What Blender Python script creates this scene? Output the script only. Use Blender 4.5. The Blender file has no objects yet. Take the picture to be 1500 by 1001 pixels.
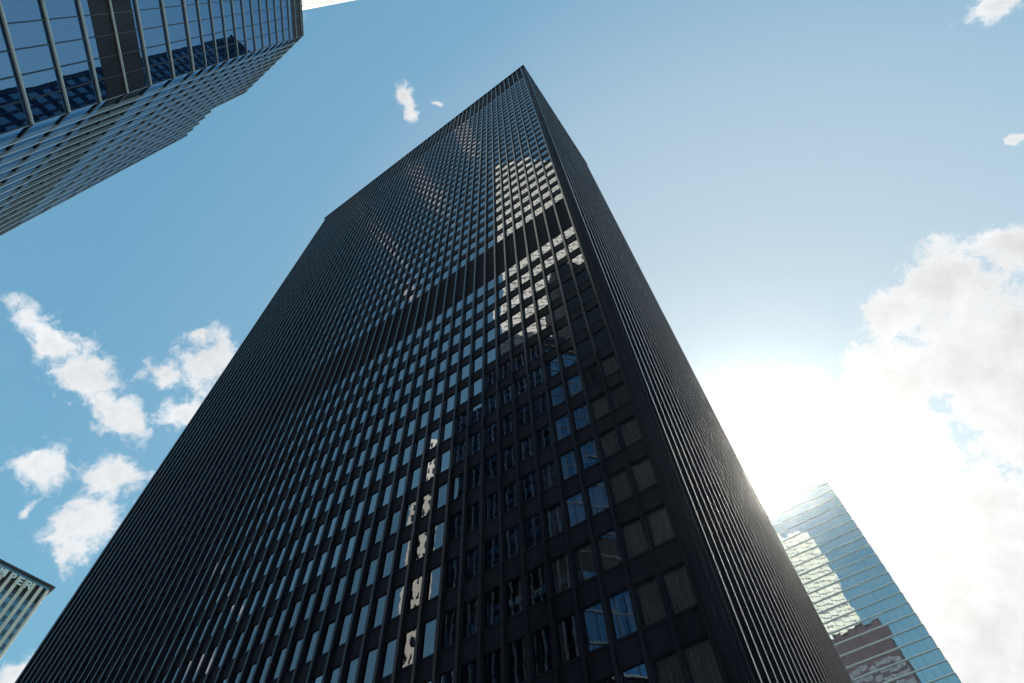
import bpy, math, random
import numpy as np
from mathutils import Vector, Matrix
random.seed(7)
rng = np.random.default_rng(11)
rad = math.radians
SC = bpy.context.scene
COL = SC.collection

# ------------------------------------------------------------------ camera
EYE = 1.6                       # eye height above the plaza; heights below are counted from the eye
FPX, PITCH, ROLL = 915.667, 1.038945, -0.0620798
fw = Vector((0, math.cos(PITCH), math.sin(PITCH)))
r0 = Vector((1, 0, 0)); u0 = r0.cross(fw)
RT = r0 * math.cos(ROLL) + u0 * math.sin(ROLL)
UP = u0 * math.cos(ROLL) - r0 * math.sin(ROLL)
cam = bpy.data.cameras.new('camera'); camo = bpy.data.objects.new('camera', cam); COL.objects.link(camo)
cam.sensor_width = 36.0; cam.lens = FPX / 1500 * 36.0; cam.clip_start = 0.1; cam.clip_end = 6000
camo.matrix_world = Matrix(((RT.x, UP.x, -fw.x, 0), (RT.y, UP.y, -fw.y, 0), (RT.z, UP.z, -fw.z, EYE), (0, 0, 0, 1)))
SC.camera = camo

def screen(p):
    """pixel of a point, used only to decide which windows are big enough in view to be parts of their own"""
    q = Vector(p) - Vector((0, 0, EYE)); d = q.dot(fw)
    if d <= 0.1: return None
    return 750 + FPX * q.dot(RT) / d, 500.5 - FPX * q.dot(UP) / d

# ------------------------------------------------------------------ sun, exposure, sky
SUN_AZ, SUN_EL = 27.4, 41.2
def direction(az, el):
    a, e = rad(az), rad(el)
    return Vector((math.sin(a) * math.cos(e), math.cos(a) * math.cos(e), math.sin(e)))
SUN = direction(SUN_AZ, SUN_EL)
li = bpy.data.lights.new('sun', 'SUN'); li.energy = 5.0; li.angle = rad(0.53); li.color = (1, 0.95, 0.87)
lo = bpy.data.objects.new('sun', li); COL.objects.link(lo)
lo.rotation_euler = SUN.to_track_quat('Z', 'Y').to_euler(); lo.location = (0, 0, 400)
VS = SC.view_settings
VS.view_transform = 'Standard'; VS.look = 'None'; VS.gamma = 1.0; VS.use_curve_mapping = False
VS.exposure = 0.9
SKY_STRENGTH = 0.11

class NT:
    """short hand for wiring a node tree"""
    def __init__(s, tree): s.t = tree; s.t.nodes.clear()
    def n(s, typ, **kw):
        o = s.t.nodes.new(typ)
        ins = kw.pop('ins', {})
        for k, v in kw.items(): setattr(o, k, v)
        for k, v in ins.items():
            if isinstance(v, bpy.types.NodeSocket): s.t.links.new(v, o.inputs[k])
            else: o.inputs[k].default_value = v
        return o
    def m(s, op, a, b=None, c=None, clamp=False):
        ins = {0: a}
        if b is not None: ins[1] = b
        if c is not None: ins[2] = c
        return s.n('ShaderNodeMath', operation=op, use_clamp=clamp, ins=ins).outputs[0]
    def v(s, op, a, b=None, out=0, **k):
        ins = {0: a}
        if b is not None: ins[1] = b
        ins.update(k)
        return s.n('ShaderNodeVectorMath', operation=op, ins=ins).outputs[out]
    def rng(s, x, a, b, c, d, smooth=False):
        return s.n('ShaderNodeMapRange', interpolation_type='SMOOTHSTEP' if smooth else 'LINEAR',
                   ins={0: x, 1: a, 2: b, 3: c, 4: d}).outputs[0]
    def mix(s, f, a, b, blend='MIX'):
        o = s.n('ShaderNodeMix', data_type='RGBA', blend_type=blend)
        for k, x in ((0, f), (6, a), (7, b)):
            if isinstance(x, bpy.types.NodeSocket): s.t.links.new(x, o.inputs[k])
            else: o.inputs[k].default_value = x
        return o.outputs[2]
    def noise(s, vec, scale, detail=4, rough=0.55, out=0, dist=0.0):
        return s.n('ShaderNodeTexNoise', ins={'Vector': vec, 'Scale': scale, 'Detail': detail, 'Roughness': rough, 'Distortion': dist}).outputs[out]

# clouds: azimuth, elevation, half sizes in degrees, turn
CLOUDS = [(-60.3, 45.7, 1.75, 0.7, -12.0), (-57.1, 45.4, 1.94, 1.1, -5.0), (-53.2, 45.1, 2.3, 1.69, -6.0), (-48.7, 43.9, 2.25, 1.19, -18.0),
          (-46.5, 43.8, 0.92, 1.26, 32.0), (-46.8, 48.4, 0.93, 1.28, -54.0), (-43.3, 50.9, 2.18, 2.36, 32.0), (-46.7, 52.2, 0.45, 0.8, -45.0),
          (-42.6, 46.2, 1.87, 1.1, 41.0), (-50.3, 38.3, 1.65, 1.28, 9.0), (-48.6, 35.3, 0.71, 0.38, 79.0), (-44.6, 39.8, 2.12, 1.19, 17.0),
          (-44.1, 36.5, 2.46, 1.79, 38.0), (-43.8, 34.4, 1.08, 1.23, 24.0), (-41.8, 26.6, 1.7, 0.9, 49.0), (-42.4, 78.6, 0.85, 0.92, 39.0),
          (-37.6, 77.5, 0.63, 0.71, 34.0), (-30.4, 79.4, 0.46, 0.27, 27.0), (84.0, 54.0, 1.52, 0.81, -60.0), (72.1, 48.9, 0.52, 0.27, -71.0),
          (56.4, 46.6, 2.45, 2.67, -52.0), (51.1, 47.6, 2.02, 1.78, 4.0), (53.0, 41.4, 4.3, 3.4, -46.0), (45.0, 43.9, 2.59, 3.2, -39.0),
          (40.6, 42.3, 1.85, 2.35, -34.0), (38.1, 47.1, 1.42, 1.35, -34.0), (63.4, 44.3, 1.62, 3.09, -143.0), (42.7, 38.7, 2.79, 2.27, -70.0),
          (43.2, 33.7, 3.5, 2.2, -32.0), (41.9, 30.0, 4.98, 4.03, -28.0), (38.8, 32.0, 3.06, 2.96, -76.0), (37.3, 26.2, 4.0, 4.62, -22.0),
          (36.2, 29.0, 1.97, 3.3, -97.0), (53.6, 38.1, 4.17, 6.19, -45.0),
          # clouds over the shoulder, mirrored in the dark tower's windows
          (-85.4, 30.1, 1.3, 0.8, 10.0), (-86.2, 34.5, 0.9, 0.6, 20.0), (-83.7, 36.4, 0.8, 0.5, 0.0), (-87.0, 67.0, 3.2, 0.5, 30.0),
          (-93.0, 72.5, 3.0, 0.6, 40.0), (-102.0, 77.5, 2.0, 0.6, 60.0), (-95.3, 63.1, 2.0, 0.4, 30.0)]
world = bpy.data.worlds.new('World'); SC.world = world; world.use_nodes = True
W = NT(world.node_tree)
dirn = W.n('ShaderNodeTexCoord').outputs['Generated']
dirn = W.v('NORMALIZE', dirn)
sky = W.n('ShaderNodeTexSky', sky_type='NISHITA', sun_disc=False, sun_elevation=rad(SUN_EL), sun_rotation=rad(SUN_AZ),
          altitude=100, air_density=1.0, dust_density=0.15, ozone_density=1.6).outputs[0]
cosg = W.v('DOT_PRODUCT', dirn, tuple(SUN), out=1)
gam = W.m('MULTIPLY', W.m('ARCCOSINE', W.m('MINIMUM', cosg, 0.999999)), 57.2958)
def lobe(deg, amp): return W.m('MULTIPLY', W.m('EXPONENT', W.m('MULTIPLY', gam, -1.0 / deg)), amp)
aur = W.m('ADD', lobe(1.2, 25.0), lobe(3.5, 2.0))
# compress the sky's brightness range, then whiten it towards the sun as hazy city air does
L = W.v('DOT_PRODUCT', sky, (0.2, 0.7, 0.1), out=1)
base = W.mix(1.0, W.v('SCALE', sky, Scale=W.m('POWER', L, -0.65)), (1.16, 1.66, 1.35, 1), 'MULTIPLY')
cr = W.n('ShaderNodeValToRGB', ins={0: W.m('DIVIDE', gam, 90.0)})
els = cr.color_ramp.elements
els[0].position = 2 / 90; els[0].color = (1, 1, 1, 1)
els[1].position = 58 / 90; els[1].color = (0, 0, 0, 1)
for d_, k_ in ((7, 0.32), (12, 0.32), (16, 0.37), (19, 0.38), (28, 0.345), (35, 0.26), (46, 0.06)):
    e_ = els.new(d_ / 90); e_.color = (k_, k_, k_, 1)
clear = W.mix(cr.outputs[0], base, (4.6, 4.58, 4.5, 1))
clear = W.v('ADD', clear, W.v('SCALE', (1.0, 0.98, 0.94), Scale=aur))
# warp the sky direction a little so that the clouds billow
wn = W.v('SUBTRACT', W.noise(dirn, 26, 5, 0.6, out=1), (0.5, 0.5, 0.5))
wd = W.v('ADD', dirn, W.v('SCALE', wn, Scale=0.03))
best = None
for az, el, a, b, rot in CLOUDS:
    c = direction(az, el); e = c.cross(Vector((0, 0, 1))).normalized(); nn = e.cross(c)
    t1 = e * math.cos(rad(rot)) + nn * math.sin(rad(rot)); t2 = c.cross(t1) * -1
    if Matrix((t1, t2, c)).determinant() < 0: t2 = -t2
    M = Matrix((t1, t2, c)).transposed()
    mp = W.n('ShaderNodeMapping', vector_type='TEXTURE', ins={'Vector': wd, 'Location': tuple(c), 'Rotation': tuple(M.to_euler()),
             'Scale': (math.sin(rad(a)), math.sin(rad(b)), 0.6)}).outputs[0]
    r = W.v('LENGTH', mp, out=1)
    best = r if best is None else W.m('SMOOTH_MIN', best, r, 0.25)
fb = W.noise(wd, 34, 9, 0.66)
val = W.m('ADD', W.m('SUBTRACT', 1.0, W.m('MINIMUM', best, 2.2)), W.m('MULTIPLY', W.m('SUBTRACT', fb, 0.5), W.rng(gam, 15, 50, 2.5, 3.5)))
val = W.m('ADD', val, W.rng(gam, 15, 50, 0.36, 0.36))
cov = W.rng(val, -0.08, W.rng(gam, 20, 50, 0.42, 0.95), 0, 1, True)
# faint veil of high cloud in places
veil = W.rng(W.noise(W.v('MULTIPLY', dirn, (1, 1, 2.0)), 3.0, 7, 0.62, dist=0.6), 0.58, 0.95, 0, 0.22, True)
cov = W.m('MAXIMUM', cov, veil)
lum = W.rng(W.noise(wd, 15, 6, 0.6), 0.3, 0.72, 0.85, 1.06)
lum = W.m('MULTIPLY', lum, W.rng(gam, 10, 60, 0.86, 1.0))
lum = W.m('MULTIPLY', lum, W.rng(val, 0.2, 1.8, 1.06, 0.84))
cl = W.v('SCALE', (4.55, 4.63, 4.72), Scale=lum)
cl = W.v('ADD', cl, W.v('SCALE', (1.0, 0.98, 0.94), Scale=W.m('MULTIPLY', aur, 0.25)))
skyc = W.mix(cov, clear, cl)
bg = W.n('ShaderNodeBackground', ins={'Color': skyc, 'Strength': SKY_STRENGTH})
wo = W.n('ShaderNodeOutputWorld', ins={'Surface': bg.outputs[0]})

# ------------------------------------------------------------------ materials
def mat(name):
    m = bpy.data.materials.new(name); m.use_nodes = True
    return m, NT(m.node_tree)
def principled(name, col, rough, metal=0.0, spec=0.5, var=0.25, scale=0.35, stretch=(1, 1, 0.15), bump=0.0, bscale=3.0, ior=1.5, stint=(1, 1, 1)):
    """painted metal, stone, concrete: colour uneven by weathering, roughness too"""
    m, T = mat(name)
    pos = T.n('ShaderNodeNewGeometry').outputs['Position']
    n1 = T.noise(T.v('MULTIPLY', pos, stretch), scale, 6, 0.6)
    k = T.rng(n1, 0.3, 0.7, 1 - var, 1 + var)
    c = T.v('SCALE', tuple(col), Scale=k)
    p = T.n('ShaderNodeBsdfPrincipled', ins={'Base Color': c, 'Metallic': metal, 'Specular Tint': (*stint, 1), 'Specular IOR Level': spec, 'IOR': ior,
            'Roughness': T.rng(n1, 0.3, 0.7, max(0.02, rough - 0.08), rough + 0.08)})
    if bump:
        b = T.n('ShaderNodeBump', ins={'Strength': bump, 'Distance': 0.01, 'Height': T.noise(pos, bscale, 4, 0.5)})
        T.t.links.new(b.outputs[0], p.inputs['Normal'])
    T.n('ShaderNodeOutputMaterial', ins={'Surface': p.outputs[0]})
    return m
def mirror_glass(name, base, tint, ior, wave=0.002, wscale=0.9, rough=0.0, clear=0.0, trans=(0.3, 0.3, 0.34)):
    """coated window glass: strong sky reflection over a dark body; clear > 0 lets the room behind be seen"""
    m, T = mat(name)
    pos = T.n('ShaderNodeNewGeometry').outputs['Position']
    bmp = T.n('ShaderNodeBump', ins={'Strength': 1.0, 'Distance': wave, 'Height': T.noise(pos, wscale, 2, 0.4)})
    fr = T.n('ShaderNodeFresnel', ins={'IOR': ior, 'Normal': bmp.outputs[0]})
    gl = T.n('ShaderNodeBsdfGlossy', ins={'Color': (*tint, 1), 'Roughness': rough, 'Normal': bmp.outputs[0]})
    body = T.n('ShaderNodeBsdfDiffuse', ins={'Color': (*base, 1)}).outputs[0]
    if clear:
        tr = T.n('ShaderNodeBsdfTransparent', ins={'Color': (*trans, 1)})
        body = T.n('ShaderNodeMixShader', ins={0: clear, 1: body, 2: tr.outputs[0]}).outputs[0]
    mx = T.n('ShaderNodeMixShader', ins={0: fr.outputs[0], 1: body, 2: gl.outputs[0]})
    T.n('ShaderNodeOutputMaterial', ins={'Surface': mx.outputs[0]})
    return m
M_STEEL = principled('black_painted_steel', (0.032, 0.0255, 0.034), 0.55, spec=0.06, var=0.45, stint=(1, 0.7, 0.9))
M_FLANGE = principled('black_mullion_steel', (0.030, 0.023, 0.030), 0.22, spec=0.28, var=0.25, stint=(1, 0.8, 0.9))
M_LOUVRE = principled('black_louvre_metal', (0.029, 0.020, 0.027), 0.6, spec=0.12, var=0.3, stint=(1, 0.74, 0.88))
M_ROOM = principled('dim_room_surface', (0.16, 0.14, 0.12), 0.9, spec=0.1, var=0.2)
M_GLASS = mirror_glass('bronze_window_glass', (0.010, 0.008, 0.014), (0.97, 0.94, 1.0), 4.0, wave=0.0035, wscale=0.75)
M_PANE = mirror_glass('bronze_clear_pane', (0.010, 0.009, 0.012), (0.97, 0.93, 1.0), 2.7, wave=0.0035, wscale=0.75, clear=0.93, trans=(0.86, 0.83, 0.84))
M_ALU = principled('brushed_aluminium', (0.90, 0.90, 0.88), 0.35, metal=0.1, var=0.06)
M_ALUP = principled('pale_aluminium_fin', (0.88, 0.88, 0.88), 0.26, metal=0.6, var=0.12)
M_DARKFR = principled('dark_glazing_bar', (0.05, 0.05, 0.065), 0.4, var=0.2)
M_BLUEGL = mirror_glass('blue_mirror_glass', (0.010, 0.022, 0.07), (0.36, 0.68, 1.0), 4.2, wave=0.002, wscale=0.6)
M_DARKPAN = principled('dark_plant_floor_panel', (0.018, 0.013, 0.016), 0.55, spec=0.3)
M_TEALGL = mirror_glass('teal_mirror_glass', (0.07, 0.12, 0.13), (0.95, 0.99, 0.98), 7.0, wave=0.0035, wscale=0.5)
M_PALEBAR = principled('pale_floor_edge', (0.82, 0.85, 0.86), 0.4, var=0.08)
M_STONE = principled('white_marble_cladding', (0.72, 0.73, 0.65), 0.55, var=0.10, bump=0.1)
M_STONE2 = principled('beige_concrete_rib', (0.86, 0.76, 0.65), 0.7, var=0.14, bump=0.2)
M_BLUEPAN = principled('blue_spandrel_glass', (0.13, 0.30, 0.46), 0.12, spec=0.8, var=0.25)
M_OFFGL = mirror_glass('dark_office_glass', (0.015, 0.02, 0.03), (0.8, 0.9, 1.0), 2.2, wave=0.003)
M_GREYGL = mirror_glass('grey_strip_glass', (0.20, 0.21, 0.22), (0.8, 0.9, 1.0), 1.5, wave=0.002)
M_COPING = principled('dark_roof_coping', (0.045, 0.035, 0.045), 0.5)
M_LETTER = principled('pale_sign_letter', (0.88, 0.93, 0.92), 0.4, var=0.05)
M_ASPHALT = principled('asphalt', (0.05, 0.05, 0.052), 0.9, spec=0.2, var=0.2, scale=0.8, stretch=(1, 1, 1), bump=0.4, bscale=40)
M_PAVE = principled('granite_paving', (0.26, 0.25, 0.24), 0.75, var=0.15, scale=1.2, stretch=(1, 1, 1), bump=0.2, bscale=20)
def curtain_mat(name, col):
    m, T = mat(name)
    pos = T.n('ShaderNodeNewGeometry').outputs['Position']
    n1 = T.noise(T.v('MULTIPLY', pos, (6, 6, 0.3)), 1.4, 4, 0.6)
    d = T.n('ShaderNodeBsdfDiffuse', ins={'Color': T.v('SCALE', col, Scale=T.rng(n1, 0.3, 0.7, 0.7, 1.25))})
    T.n('ShaderNodeOutputMaterial', ins={'Surface': d.outputs[0]})
    return m
M_CURT = [curtain_mat('pale_curtain_cloth', (0.78, 0.70, 0.78)), curtain_mat('brown_curtain_cloth', (0.24, 0.18, 0.14)), curtain_mat('grey_curtain_cloth', (0.36, 0.33, 0.38))]

# ------------------------------------------------------------------ mesh helpers
class Frame:
    """a wall's own axes: a along it, n out of it, z up (z counted from eye height)"""
    def __init__(s, o, t, n): s.o = Vector((o[0], o[1], 0)); s.t = Vector((t[0], t[1], 0)); s.n = Vector((n[0], n[1], 0))
    def p(s, a, d, z): return s.o + s.t * a + s.n * d + Vector((0, 0, z + EYE))
class MB:
    def __init__(s): s.v = []; s.f = []
    def face(s, pts):
        i = len(s.v); s.v += [tuple(p) for p in pts]; s.f.append(tuple(range(i, i + len(pts))))
    def box(s, F, a0, a1, d0, d1, z0, z1):
        i = len(s.v)
        for z in (z0, z1):
            for a, d in ((a0, d0), (a1, d0), (a1, d1), (a0, d1)): s.v.append(tuple(F.p(a, d, z)))
        q = [(3, 2, 1, 0), (4, 5, 6, 7), (0, 1, 5, 4), (1, 2, 6, 5), (2, 3, 7, 6), (3, 0, 4, 7)]
        s.f += [tuple(i + k for k in x) for x in q]
    def prism(s, pts, z0, z1):
        i = len(s.v); n = len(pts)
        for z in (z0, z1): s.v += [(p[0], p[1], z + EYE) for p in pts]
        s.f.append(tuple(i + k for k in reversed(range(n)))); s.f.append(tuple(i + n + k for k in range(n)))
        for k in range(n): s.f.append((i + k, i + (k + 1) % n, i + n + (k + 1) % n, i + n + k))
    def bar(s, F, a0, a1, d, z, r, n=8):
        """round horizontal bar along a wall"""
        i = len(s.v)
        for a in (a0, a1):
            for k in range(n):
                w = 2 * math.pi * k / n
                s.v.append(tuple(F.p(a, d + r * math.cos(w), z + r * math.sin(w))))
        for k in range(n): s.f.append((i + k, i + (k + 1) % n, i + n + (k + 1) % n, i + n + k))
        s.f.append(tuple(i + k for k in range(n))); s.f.append(tuple(i + n + k for k in reversed(range(n))))
    def build(s, name, m, parent=None, recalc=True, kind=None):
        me = bpy.data.meshes.new(name); me.from_pydata(s.v, [], s.f); me.materials.append(m)
        if recalc:
            import bmesh
            bm = bmesh.new(); bm.from_mesh(me); bmesh.ops.recalc_face_normals(bm, faces=bm.faces); bm.to_mesh(me); bm.free()
        o = bpy.data.objects.new(name, me); COL.objects.link(o)
        if parent:
            o.parent = parent; o.matrix_parent_inverse = Matrix.Translation(-parent_world(parent))
        if kind: o['kind'] = kind
        return o
def parent_world(p):
    w = Vector(p.location)
    return w if p.parent is None else Vector((ROOTLOC[p.name])) if p.name in ROOTLOC else w
ROOTLOC = {}
def thing(name, loc, label, cat, group=None):
    o = bpy.data.objects.new(name, None); COL.objects.link(o); o.location = loc; o.empty_display_size = 2
    o['label'] = label; o['category'] = cat
    if group: o['group'] = group
    return o
def sub(o, parent):
    """hang a mesh (in world coordinates) under a part that itself sits under an Empty"""
    o.parent = parent
    return o

def view_area(q):
    pts = [screen(p) for p in q]
    if any(p is None for p in pts): return 0
    cx = sum(p[0] for p in pts) / len(pts); cy = sum(p[1] for p in pts) / len(pts)
    if not (-10 < cx < 1510 and -10 < cy < 1011): return 0
    a = 0
    for i in range(len(pts)):
        x0, y0 = pts[i]; x1, y1 = pts[(i + 1) % len(pts)]; a += x0 * y1 - x1 * y0
    return abs(a) / 2
def quad(F, w, jit=0.0):
    a0, a1, z0, z1, d = w
    j = rng.normal(0, jit, 4) if jit else (0, 0, 0, 0)
    # a plane tilt plus a touch of twist, as panes set by hand have
    ta, tz = (j[0], j[1])
    q = [F.p(a0, d - ta - tz, z0), F.p(a1, d + ta - tz, z0), F.p(a1, d + ta + tz, z1), F.p(a0, d - ta + tz, z1)]
    return q if F.t.cross(Vector((0, 0, 1))).dot(F.n) > 0 else q[::-1]      # glass must face outwards
def facing(F):
    return (Vector((0, 0, EYE)) - F.p(0, 0, 0)).dot(F.n) > 0

def split_windows(items, n=100):
    """items: (Frame, (a0,a1,z0,z1,d)); the n that show largest become parts, the rest one mesh"""
    sc = []
    for i, (F, w) in enumerate(items):
        ar = view_area(quad(F, w)) * (1 if facing(F) else 0)
        cosv = 1.0
        sc.append(ar)
    order = sorted(range(len(items)), key=lambda i: -sc[i])
    big = [i for i in order[:n] if sc[i] > 0]
    bs = set(big)
    return [items[i] for i in big], [items[i] for i in range(len(items)) if i not in bs]

# ------------------------------------------------------------------ ground
g = MB(); S = 700
g.face([(-S, -S, 0), (S, -S, 0), (S, S, 0), (-S, S, 0)])
o = g.build('ground', M_ASPHALT, recalc=False); o['kind'] = 'structure'
yaw = 0.5632555
U = Vector((-math.cos(yaw), math.sin(yaw), 0)); V = Vector((math.sin(yaw), math.cos(yaw), 0))
CN = Vector((8.228525, 23.660697, 0))
g = MB(); pz = Frame(CN, -U, -V)
g.box(pz, -110, 60, -70, 30, -EYE + 0.004, -EYE + 0.12)
o = g.build('plaza_pavement', M_PAVE); o['kind'] = 'structure'
camo.location.z = EYE + 0.0

# ------------------------------------------------------------------ the dark tower
OB, MW, RH, Z0, GAP, ZT = 0.83, 1.5, 3.78518, 64.06545, 12.56345, 198.3
WA, WB = 78.69, 35.19
NA, NB = 51, 22
HW = 1.16                                   # half of a window's height
tower = thing('dark_tower', (CN.x, CN.y, 0), 'tall black steel office tower filling the middle, one blank dark band across its facade', 'skyscraper')
FA = Frame(CN, U, -V); FB = Frame(CN, V, -U)
FC = Frame(CN + U * WA, V, U); FD = Frame(CN + V * WB, U, V)
rows = [Z0 - k * RH for k in range(14)] + [Z0 + GAP + k * RH for k in range(28)]
rows.sort()
ZBASE = 9.0; ZFAS = 183.6
BAND = (Z0 + HW, Z0 + GAP - HW)
wall = MB(); lous = [MB(), MB()]; mulls = []; rear = MB(); items = []
wall.prism([tuple((CN + U * a + V * b)[:2]) for a, b in ((0.8, 0.8), (WA - 0.8, 0.8), (WA - 0.8, WB - 0.8), (0.8, WB - 0.8))], -EYE + 0.13, ZT - 0.5)
for F, L, N, near in ((FA, WA, NA, True), (FB, WB, NB, True), (FC, WB, NB, False), (FD, WA, NA, False)):
    e0 = OB; e1 = OB + N * MW
    # floor edges between the window rows, with a lip at sill and head
    for k in range(len(rows) - 1):
        zb, zt = rows[k] + HW, rows[k + 1] - HW
        if zt - zb > 5: continue
        wall.box(F, e0, e1, -0.79, 0.0, zb, zt)
        wall.box(F, e0, e1, 0.0, 0.035, zb + 0.03, zb + 0.13)
        wall.box(F, e0, e1, 0.0, 0.035, zt - 0.13, zt - 0.03)
    wall.box(F, e0, e1, -0.79, 0.0, ZBASE, rows[0] - HW)
    # blank plant floors with fine louvres
    for lou, (zb, zt) in zip(lous, (BAND, (rows[-1] + HW, ZT))):
        lou.box(F, e0, e1, -0.79, -0.05, zb, zt)
        nl = int((zt - zb) / 0.6)
        if F in (FA, FB):
            for k in range(nl):
                z = zb + 0.2 + k * (zt - zb - 0.3) / nl
                lou.box(F, e0, e1, -0.05, 0.0, z, z + 0.22)
    # piers at the ends, folded so that the corner reads as two edges
    for a0, a1 in ((0.0, OB), (e1, L)):
        wall.box(F, a0 + 0.20 if a0 == 0 else a0 + 0.02, a1 - 0.02 if a0 == 0 else a1 - 0.2, -0.79, -0.12, ZBASE, ZT)
        wall.box(F, (a0 + 0.40) if a0 == 0 else a0 + 0.1, a1 - 0.1 if a0 == 0 else a1 - 0.4, -0.12, 0.06, ZBASE, ZT)
    # steel I-section mullions over the full height
    for k in range(N + 1):
        a = OB + k * MW
        mb = MB() if near else rear
        mb.box(F, a - 0.035, a + 0.035, 0.0, 0.205, ZBASE - 0.5, ZT - 0.25)
        mb.box(F, a - 0.105, a + 0.105, 0.205, 0.235, ZBASE - 0.5, ZT - 0.25)
        mb.box(F, a - 0.10, a + 0.10, -0.12, 0.0, ZBASE, ZT - 1)
        if near: mulls.append(mb)
    for z in rows:
        for k in range(N):
            a = OB + k * MW
            items.append((F, (a + 0.11, a + MW - 0.11, z - HW, z + HW, -0.05)))
wall.build('wall', M_STEEL, tower)
for lou in lous: lou.build('louvre_band', M_LOUVRE, tower)
for mb in mulls: mb.build('mullion', M_FLANGE, tower)
rear.build('rear_mullion', M_STEEL, tower, kind='stuff')
cap = MB()
for F, L in ((FA, WA), (FB, WB), (FC, WB), (FD, WA)):
    cap.box(F, -0.3, L - 0.7, -0.7, 0.31, ZT - 0.24, ZT + 0.35)
cap.prism([tuple((CN + U * a + V * b)[:2]) for a, b in ((0.9, 0.9), (WA - 0.9, 0.9), (WA - 0.9, WB - 0.9), (0.9, WB - 0.9))], ZT - 0.49, ZT - 0.2)
cap.build('roof', M_STEEL, tower)
for F, L in ((FA, WA), (FB, WB), (FC, WB), (FD, WA)):
    for k in range(int(L // 9.1) + 1):
        a = 1.2 + k * 9.1
        if a + 1 < L: lob = MB(); lob.box(F, a - 0.6, a + 0.6, -0.7, 0.3, -EYE + 0.13, ZBASE - 0.6); lob.build('ground_floor_column', M_STEEL, tower)

big, rest = split_windows(items, 100)
pan = MB()
for F, w in rest: pan.face(quad(F, w, 0.0032))
pan.build('window', M_GLASS, tower, recalc=False, kind='stuff')
TL = Vector(tower.location)
for F, w in big:
    a0, a1, z0, z1, d = w
    col = int(round((a0 - 0.11 - OB) / MW)); row = round((Z0 - (z0 + HW)) / RH)
    fr = MB(); e = 0.05
    fr.box(F, a0, a1, d - 0.04, d + 0.05, z0, z0 + e); fr.box(F, a0, a1, d - 0.04, d + 0.05, z1 - e, z1)
    fr.box(F, a0, a0 + e, d - 0.04, d + 0.048, z0 + e, z1 - e); fr.box(F, a1 - e, a1, d - 0.04, d + 0.048, z0 + e, z1 - e)
    win = fr.build('window', M_STEEL, tower)
    gp = MB(); gp.face(quad(F, (a0 + e, a1 - e, z0 + e, z1 - e, d), 0.0022))
    pane = gp.build('pane', M_PANE, recalc=False); sub(pane, win)
    # curtains or a blind some way behind the pane
    pale = F is FA and col <= 4 and row >= 4
    kind = 0 if pale and random.random() < 0.9 else (1 if random.random() < 0.55 else 2)
    cu = MB(); op = random.random()
    spans = [(a0 + 0.02, a1 - 0.02)] if op < (0.75 if pale else 0.5) else ([(a0 + .02, a0 + (a1 - a0) * random.uniform(.3, .75))] if op < 0.8 else [(a0 + .02, a0 + .45), (a1 - .45, a1 - .02)])
    zb = z0 + (0 if op < 0.75 else random.uniform(0.1, 0.8))
    for s0, s1 in spans:
        n = max(8, int((s1 - s0) / 0.045)); prev = None
        ph = random.random() * 6
        for i in range(n + 1):
            a = s0 + (s1 - s0) * i / n
            dd = -0.30 + 0.045 * math.sin(i * 1.5 + ph) + 0.02 * math.sin(i * 0.41 + ph)
            if prev: cu.face([F.p(prev[0], prev[1], zb), F.p(a, dd, zb), F.p(a, dd, z1), F.p(prev[0], prev[1], z1)])
            prev = (a, dd)
    cur = cu.build('curtain', M_CURT[kind], recalc=False); sub(cur, win)

# ------------------------------------------------------------------ the glass tower with aluminium bars
def az(d): return Vector((math.sin(rad(d)), math.cos(rad(d)), 0))
KK = Vector((-31.2324, 6.9669, 0))
P1 = az(171.2); N1 = Vector((-P1.y, P1.x, 0)) if Vector((-P1.y, P1.x, 0)).dot(-KK) > 0 else Vector((P1.y, -P1.x, 0))
P2 = az(-55.5); N2 = Vector((P2.y, -P2.x, 0)); N2 = N2 if N2.dot(V) > 0 else -N2
L1, L2, LN = 36.0, 21.0, 14.0
ZR, ZR2 = 115.3, 101.5
gt = thing('barred_tower', (KK.x, KK.y, 0), 'angular blue mirror glass tower with silver bars and dark bands in the upper left corner', 'skyscraper')
F1 = Frame(KK, P1, N1); F2 = Frame(KK, P2, N2)
body = MB()
def plan(pts): return [tuple(p[:2]) for p in pts]
back = 8.0
inn = 0.12
k0 = KK - N1 * inn - N2 * inn * 0.5
pS = KK + P1 * L1; pN = KK + P2 * LN; pF = KK + P2 * L2
body.prism(plan([k0, pS - N1 * inn, pS - N1 * back, KK - N1 * back - N2 * 5, pN - N2 * back, pN - N2 * inn]), -EYE + 0.01, ZR - 0.3)
body.prism(plan([pN - N2 * inn, pN - N2 * back, pF - N2 * back, pF - N2 * inn]), -EYE + 0.01, ZR2 - 0.3)
body.build('wall', M_DARKPAN, gt)
lowf = [44.45 + 4.25 * k for k in range(-11, 5)] + [66.3, 71.0] + [74.3 + 3.33 * k for k in range(13)]
lowf = [z for z in lowf if z > 0]
B1 = (54.3, 60.7); BT = 109.3
its = []; darkps = [MB(), MB()]
allz = [-1.0] + lowf
for F, L in ((F1, L1), (F2, L2)):
    mw = 1.5 if F is F1 else 1.4
    for k in range(int(L / mw)):
        a = k * mw
        for i in range(len(allz)):
            z0 = allz[i]; z1 = allz[i + 1] if i + 1 < len(allz) else ZR
            if F is F2 and a >= LN - 0.1 and z1 > ZR2 + 1: continue
            mid = (z0 + z1) / 2
            if mid < 40: continue  # unseen lower floors left as dark wall to darken the reflections opposite
            w = (a + 0.03, a + mw - 0.03, z0 + 0.04, z1 - 0.04, 0.0)
            if B1[0] - 1 < mid < B1[1] + 1 and F is F1 and False: pass
            its.append((F, w))
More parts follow.
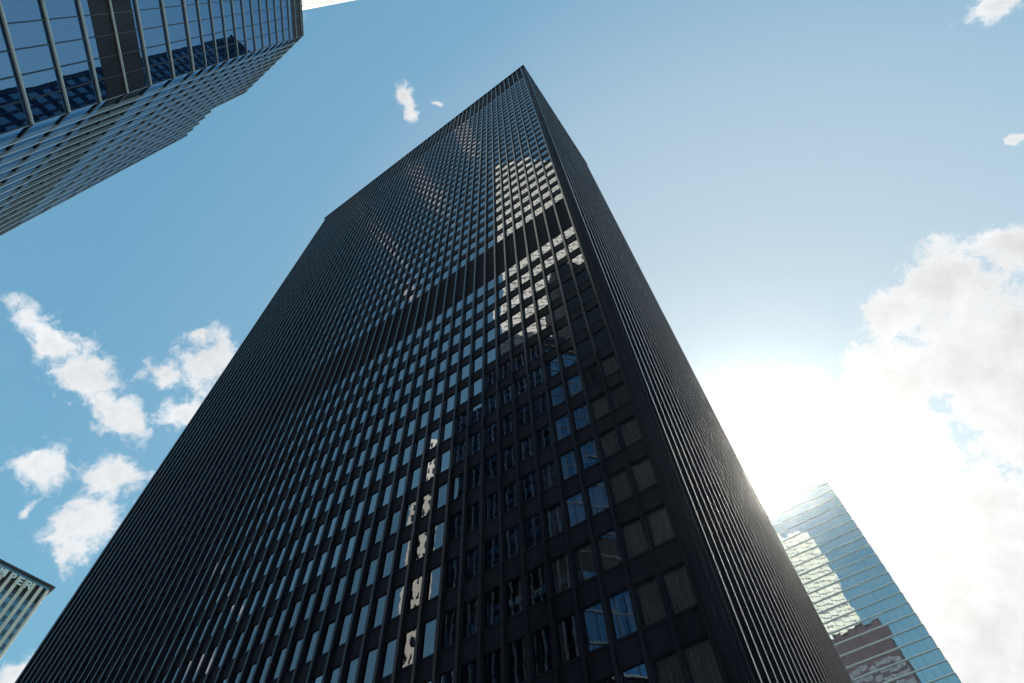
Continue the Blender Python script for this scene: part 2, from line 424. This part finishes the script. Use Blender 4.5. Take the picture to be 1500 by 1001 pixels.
# dark plant floors lie as panels in front of the glass line
for F, L in ((F1, L1), (F2, L2)):
    for darkp, (zb, zt) in zip(darkps, ((B1[0], B1[1]), (BT, ZR))):
        LL = L if zt < ZR2 else (LN if F is F2 else L)
        darkp.box(F, 0.0, LL, -0.1, 0.02, zb, zt)
for darkp in darkps: darkp.build('plant_floor_band', M_DARKPAN, gt)
big, rest = split_windows(its, 100)
gm = MB()
for F, w in rest: gm.face(quad(F, w, 0.0012))
gm.build('window', M_BLUEGL, gt, recalc=False, kind='stuff')
for F, w in big:
    g1 = MB(); g1.face(quad(F, w, 0.0012)); g1.build('window', M_BLUEGL, gt, recalc=False)
for z in lowf + [ZR]:
    b = MB()
    r = 0.12 if z < 72 else 0.075
    b.bar(F1, 0.0, L1, 0.10, z, r, 10)
    LL = LN if z > ZR2 + 0.5 else L2
    b.build('floor_bar', M_ALU, gt)
    b = MB(); b.box(F2, 0.0, LL, -0.05, 0.10, z - 0.17, z + 0.17); b.build('floor_edge', M_DARKFR, gt)
for k in range(int(L1 / 1.5) + 1):
    b = MB(); b.box(F1, k * 1.5 - 0.035, k * 1.5 + 0.035, -0.05, 0.07, 0.0, ZR); b.build('glazing_bar', M_DARKFR, gt)
for k in range(16):
    a = k * 1.4; zt = ZR if a < LN + 0.1 else ZR2
    b = MB(); b.box(F2, a - 0.065 if k else a + 0.0, a + 0.065, -0.05, 0.27 if k else 0.06, 0.0, zt + 0.25); b.build('fin', M_ALUP, gt)
rf = MB()
rf.prism(plan([k0, pS - N1 * inn, pS - N1 * back, KK - N1 * back - N2 * 5, pN - N2 * back, pN - N2 * inn]), ZR - 0.29, ZR + 0.25)
rf.prism(plan([pN - N2 * inn, pN - N2 * back, pF - N2 * back, pF - N2 * inn]), ZR2 - 0.29, ZR2 + 0.25)
rf.build('roof', M_COPING, gt)

b = MB(); b.box(F1, 7.4, L1 + 1, -12, 0.6, -EYE + 0.01, 157.0); b.build('dark_reflection_block', M_DARKPAN, gt)  # unseen block added so the dark tower's lower windows reflect something dark

# ------------------------------------------------------------------ teal glass tower
P3 = Vector((113.2658, 168.3266, 0)); ZR3 = 171.0
tt = thing('teal_tower', (P3.x, P3.y, 0), 'teal mirror glass tower with thin white floor lines, below the sun at lower right', 'skyscraper')
F3 = Frame(P3, U, -V); F3b = Frame(P3, V, -U)
LW, LD = 48.0, 40.0
b = MB(); b.prism(plan([P3 + U * .1 + V * .1, P3 + U * (LW - .1) + V * .1, P3 + U * (LW - .1) + V * LD, P3 + U * .1 + V * LD]), -EYE + 0.01, ZR3 - 0.2)
b.build('wall', M_DARKPAN, tt)
fz = [103.3 + 3.65 * k for k in range(-28, 19)]
its = []
for F, L in ((F3, LW), (F3b, LD)):
    mw = 2.4
    for k in range(int(L / mw + .01)):
        for i in range(len(fz)):
            z0 = fz[i]; z1 = fz[i + 1] if i + 1 < len(fz) else ZR3
            if z1 - z0 < 0.5: continue
            its.append((F, (k * mw + 0.02, k * mw + mw - 0.02, z0 + 0.05, z1 - 0.05, 0.0)))
big, rest = split_windows(its, 100)
gm = MB()
for F, w in rest: gm.face(quad(F, w, 0.003))
gm.build('window', M_TEALGL, tt, recalc=False, kind='stuff')
for F, w in big:
    g1 = MB(); g1.face(quad(F, w, 0.003)); g1.build('window', M_TEALGL, tt, recalc=False)
for z in fz + [ZR3]:
    b = MB()
    b.box(F3, 0, LW, -0.05, 0.30, z - 0.16, z + 0.16); b.box(F3b, 0.31, LD, -0.05, 0.29, z - 0.16, z + 0.16)
    b.build('floor_line', M_PALEBAR, tt)
for k in range(int(LW / 2.4) + 1):
    b = MB(); b.box(F3, k * 2.4 - .03, k * 2.4 + .03, -0.05, 0.05, -EYE + 0.02, ZR3); b.build('glazing_bar', M_DARKFR, tt)
b = MB(); b.prism(plan([P3 + U * .1 + V * .1, P3 + U * (LW - .1) + V * .1, P3 + U * (LW - .1) + V * LD, P3 + U * .1 + V * LD]), ZR3 - 0.19, ZR3 + 0.3)
b.build('roof', M_COPING, tt)

# ------------------------------------------------------------------ beige ribbed building with roof sign
Q = Vector((-177.1956, 187.7641, 0)); P4 = az(-142); N4 = Vector((-P4.y, P4.x, 0)); N4 = N4 if N4.dot(-Q) > 0 else -N4
ZR4 = 160.0
rb = thing('ribbed_building', (Q.x, Q.y, 0), 'beige ribbed office block with pale letters under its dark roof, at the lower left', 'office building')
F4 = Frame(Q, P4, N4); F4b = Frame(Q, -N4, -P4)
L4, M4 = 47.7, 2.65
b = MB(); b.prism(plan([Q + P4 * .3 - N4 * .3, Q + P4 * L4 - N4 * .3, Q + P4 * L4 - N4 * 30, Q + P4 * .3 - N4 * 30]), -EYE + .01, ZR4 - 0.9)
b.build('wall', M_DARKPAN, rb)
for k in range(int(L4 / M4) + 1):
    a = k * M4; b = MB()
    b.box(F4, a - 0.05 if k == 0 else a - 0.55, a + 0.75 if k == 0 else a + 0.60, -0.3, 0.35, -EYE + .02, 158.3)
    b.build('rib', M_STONE2, rb)
for k in range(12):
    b = MB(); a = k * M4; b.box(F4b, a + 0.35, a + 1.6, -0.25, 0.3, -EYE + .02, 158.3)
    b.build('side_rib', M_STONE2, rb)
spi = []; wn_ = []
for k in range(int(L4 / M4)):
    a0 = k * M4 + 0.62 + (0.14 if k == 0 else 0); a1 = (k + 1) * M4 - 0.57
    for j in range(36):
        z = 151.17 - 4.0 * j
        if z < 3: break
        top = 157.4 if (k == 0 and j == 0) else (z + 1.05)
        wn_.append((F4, (a0, a1, z - 1.05, z + 1.05, 0.0)))
        spi.append((F4, (a0, a1, z + 1.06, z + 2.94, 0.03))) if j else None
bigs, rests = split_windows(spi, 100)
sp = MB()
for F, w in rests: sp.box(F, w[0], w[1], -0.28, 0.03, w[2], w[3])
sp.build('spandrel_panel', M_BLUEPAN, rb, kind='stuff')
for F, w in bigs:
    sp = MB(); sp.box(F, w[0], w[1], -0.28, 0.03, w[2], w[3]); sp.build('spandrel_panel', M_BLUEPAN, rb)
big, rest = split_windows(wn_, 100)
gm = MB()
for F, w in rest: gm.face(quad(F, w, 0.003))
if rest: gm.build('window', M_OFFGL, rb, recalc=False, kind='stuff')
for F, w in big:
    g1 = MB(); g1.face(quad(F, w, 0.003)); g1.build('window', M_OFFGL, rb, recalc=False)
b = MB()
for k in range(1, int(L4 / M4)):
    a0 = k * M4 + 0.62; a1 = (k + 1) * M4 - 0.57
    b.box(F4, a0, a1, -0.2, 0.38, 152.4, 153.1)
b.build('top_rail', M_COPING, rb)
b = MB(); b.box(F4, -0.1, L4, -0.3, 0.2, 158.31, 159.4); b.build('fascia', M_BLUEPAN, rb)
b = MB(); b.box(F4, -1.2, L4, -31, 1.1, 159.41, 160.05); b.build('roof', M_COPING, rb)
for ch, a in (('M', 16.3), ('P', 12.8), ('E', 9.86), ('R', 6.8)):
    cu = bpy.data.curves.new('letter', 'FONT'); cu.body = ch; cu.size = 4.0; cu.extrude = 0.12; cu.align_x = 'CENTER'; cu.offset = 0.09
    tmp = bpy.data.objects.new('tmp', cu); COL.objects.link(tmp); bpy.context.view_layer.update()
    me = bpy.data.meshes.new_from_object(tmp.evaluated_get(bpy.context.evaluated_depsgraph_get())); bpy.data.objects.remove(tmp)
    me.name = 'letter'; me.materials.clear(); me.materials.append(M_LETTER)
    # letter x runs against the wall's axis so that it reads from outside
    o_ = F4.p(a, 0.62, 155.2)
    X = -F4.t; Zv = F4.n; Y = Vector((0, 0, 1))
    me.transform(Matrix(((X.x, Y.x, Zv.x, o_.x), (X.y, Y.y, Zv.y, o_.y), (X.z, Y.z, Zv.z, o_.z), (0, 0, 0, 1))))
    lo_ = bpy.data.objects.new('sign_letter', me); COL.objects.link(lo_); lo_.parent = rb; lo_.matrix_parent_inverse = Matrix.Translation(-Vector(rb.location))

# ------------------------------------------------------------------ white marble tower, seen above the barred tower and in the glass
X5 = Vector((-55.2, 6.1, 0)); Q5 = az(150); R5 = az(-122); ZR5 = 338.0; L5 = 35.0
wt = thing('white_tower', (X5.x, X5.y, 0), 'white clad tower, a cream sliver beside the blue barred tower at the top edge', 'skyscraper')
e5 = Vector((Q5.y, -Q5.x, 0)); N5 = e5 if e5.dot(az(60)) > 0 else -e5
e6 = Vector((R5.y, -R5.x, 0)); N6 = e6 if e6.dot(V) > 0 else -e6
F5 = Frame(X5, Q5, N5); F6 = Frame(X5, R5, N6)
b = MB(); b.prism(plan([X5, X5 + Q5 * L5, X5 + Q5 * L5 + R5 * 40, X5 + R5 * 40]), -EYE + .01, ZR5); b.build('wall', M_STONE, wt)
w5 = MB(); s5 = MB()
for F, L in ((F5, L5), (F6, 40.0)):
    for j in range(83):
        z = 12 + j * 3.9
        s5.box(F, 0.0, L, 0.0, 0.12, z - 1.9, z - 1.7)
        if j >= 33:
            w1_ = MB(); w1_.box(F, 0.5, L - 0.5, -0.1, 0.02, z - 0.5, z + 0.5); w1_.build('window', M_GREYGL, wt)
        else: w5.box(F, 0.5, L - 0.5, -0.1, 0.02, z - 0.5, z + 0.5)
w5.build('window', M_GREYGL, wt, kind='stuff'); s5.build('cladding_joint', M_STONE, wt)

# pale slab seen only as a bright strip in the dark tower's windows
X6 = Vector((-100.5, 11.0, 0)); d6 = az(-104.0); t6 = Vector((d6.y, -d6.x, 0))
ps = thing('pale_slab', (X6.x, X6.y, 0), 'pale office slab behind the barred tower, seen as a bright strip mirrored in the dark tower', 'office building')
F7 = Frame(X6, t6, -d6)
b = MB(); b.box(F7, -3.2, 2.8, -25, 0, -EYE + .01, 158.0); b.build('wall', M_STONE, ps)
w7 = MB()
for j in range(38):
    for k in range(4): w7.box(F7, -2.9 + k * 1.45, -2.9 + k * 1.45 + 0.6, -0.1, 0.02, 6 + j * 4.0, 8.3 + j * 4.0)
w7.build('window', M_OFFGL, ps, kind='stuff')

# ------------------------------------------------------------------ haze added to stand in for the lens glare around the sun
hz = MB(); hs = 720
hz.v = [(x, y, z) for z in (-1.0, ZR5 + 6) for x, y in ((-hs, -hs), (hs, -hs), (hs, hs), (-hs, hs))]
hz.f = [(3, 2, 1, 0), (4, 5, 6, 7), (0, 1, 5, 4), (1, 2, 6, 5), (2, 3, 7, 6), (3, 0, 4, 7)]
mh, T = mat('haze_air')
pv = T.n('ShaderNodeVolumePrincipled', ins={'Color': (1.0, 0.97, 0.92, 1), 'Density': 6.5e-5, 'Anisotropy': 0.9})
T.n('ShaderNodeOutputMaterial', ins={'Volume': pv.outputs[0]})
ho = hz.build('haze', mh); ho['kind'] = 'stuff'
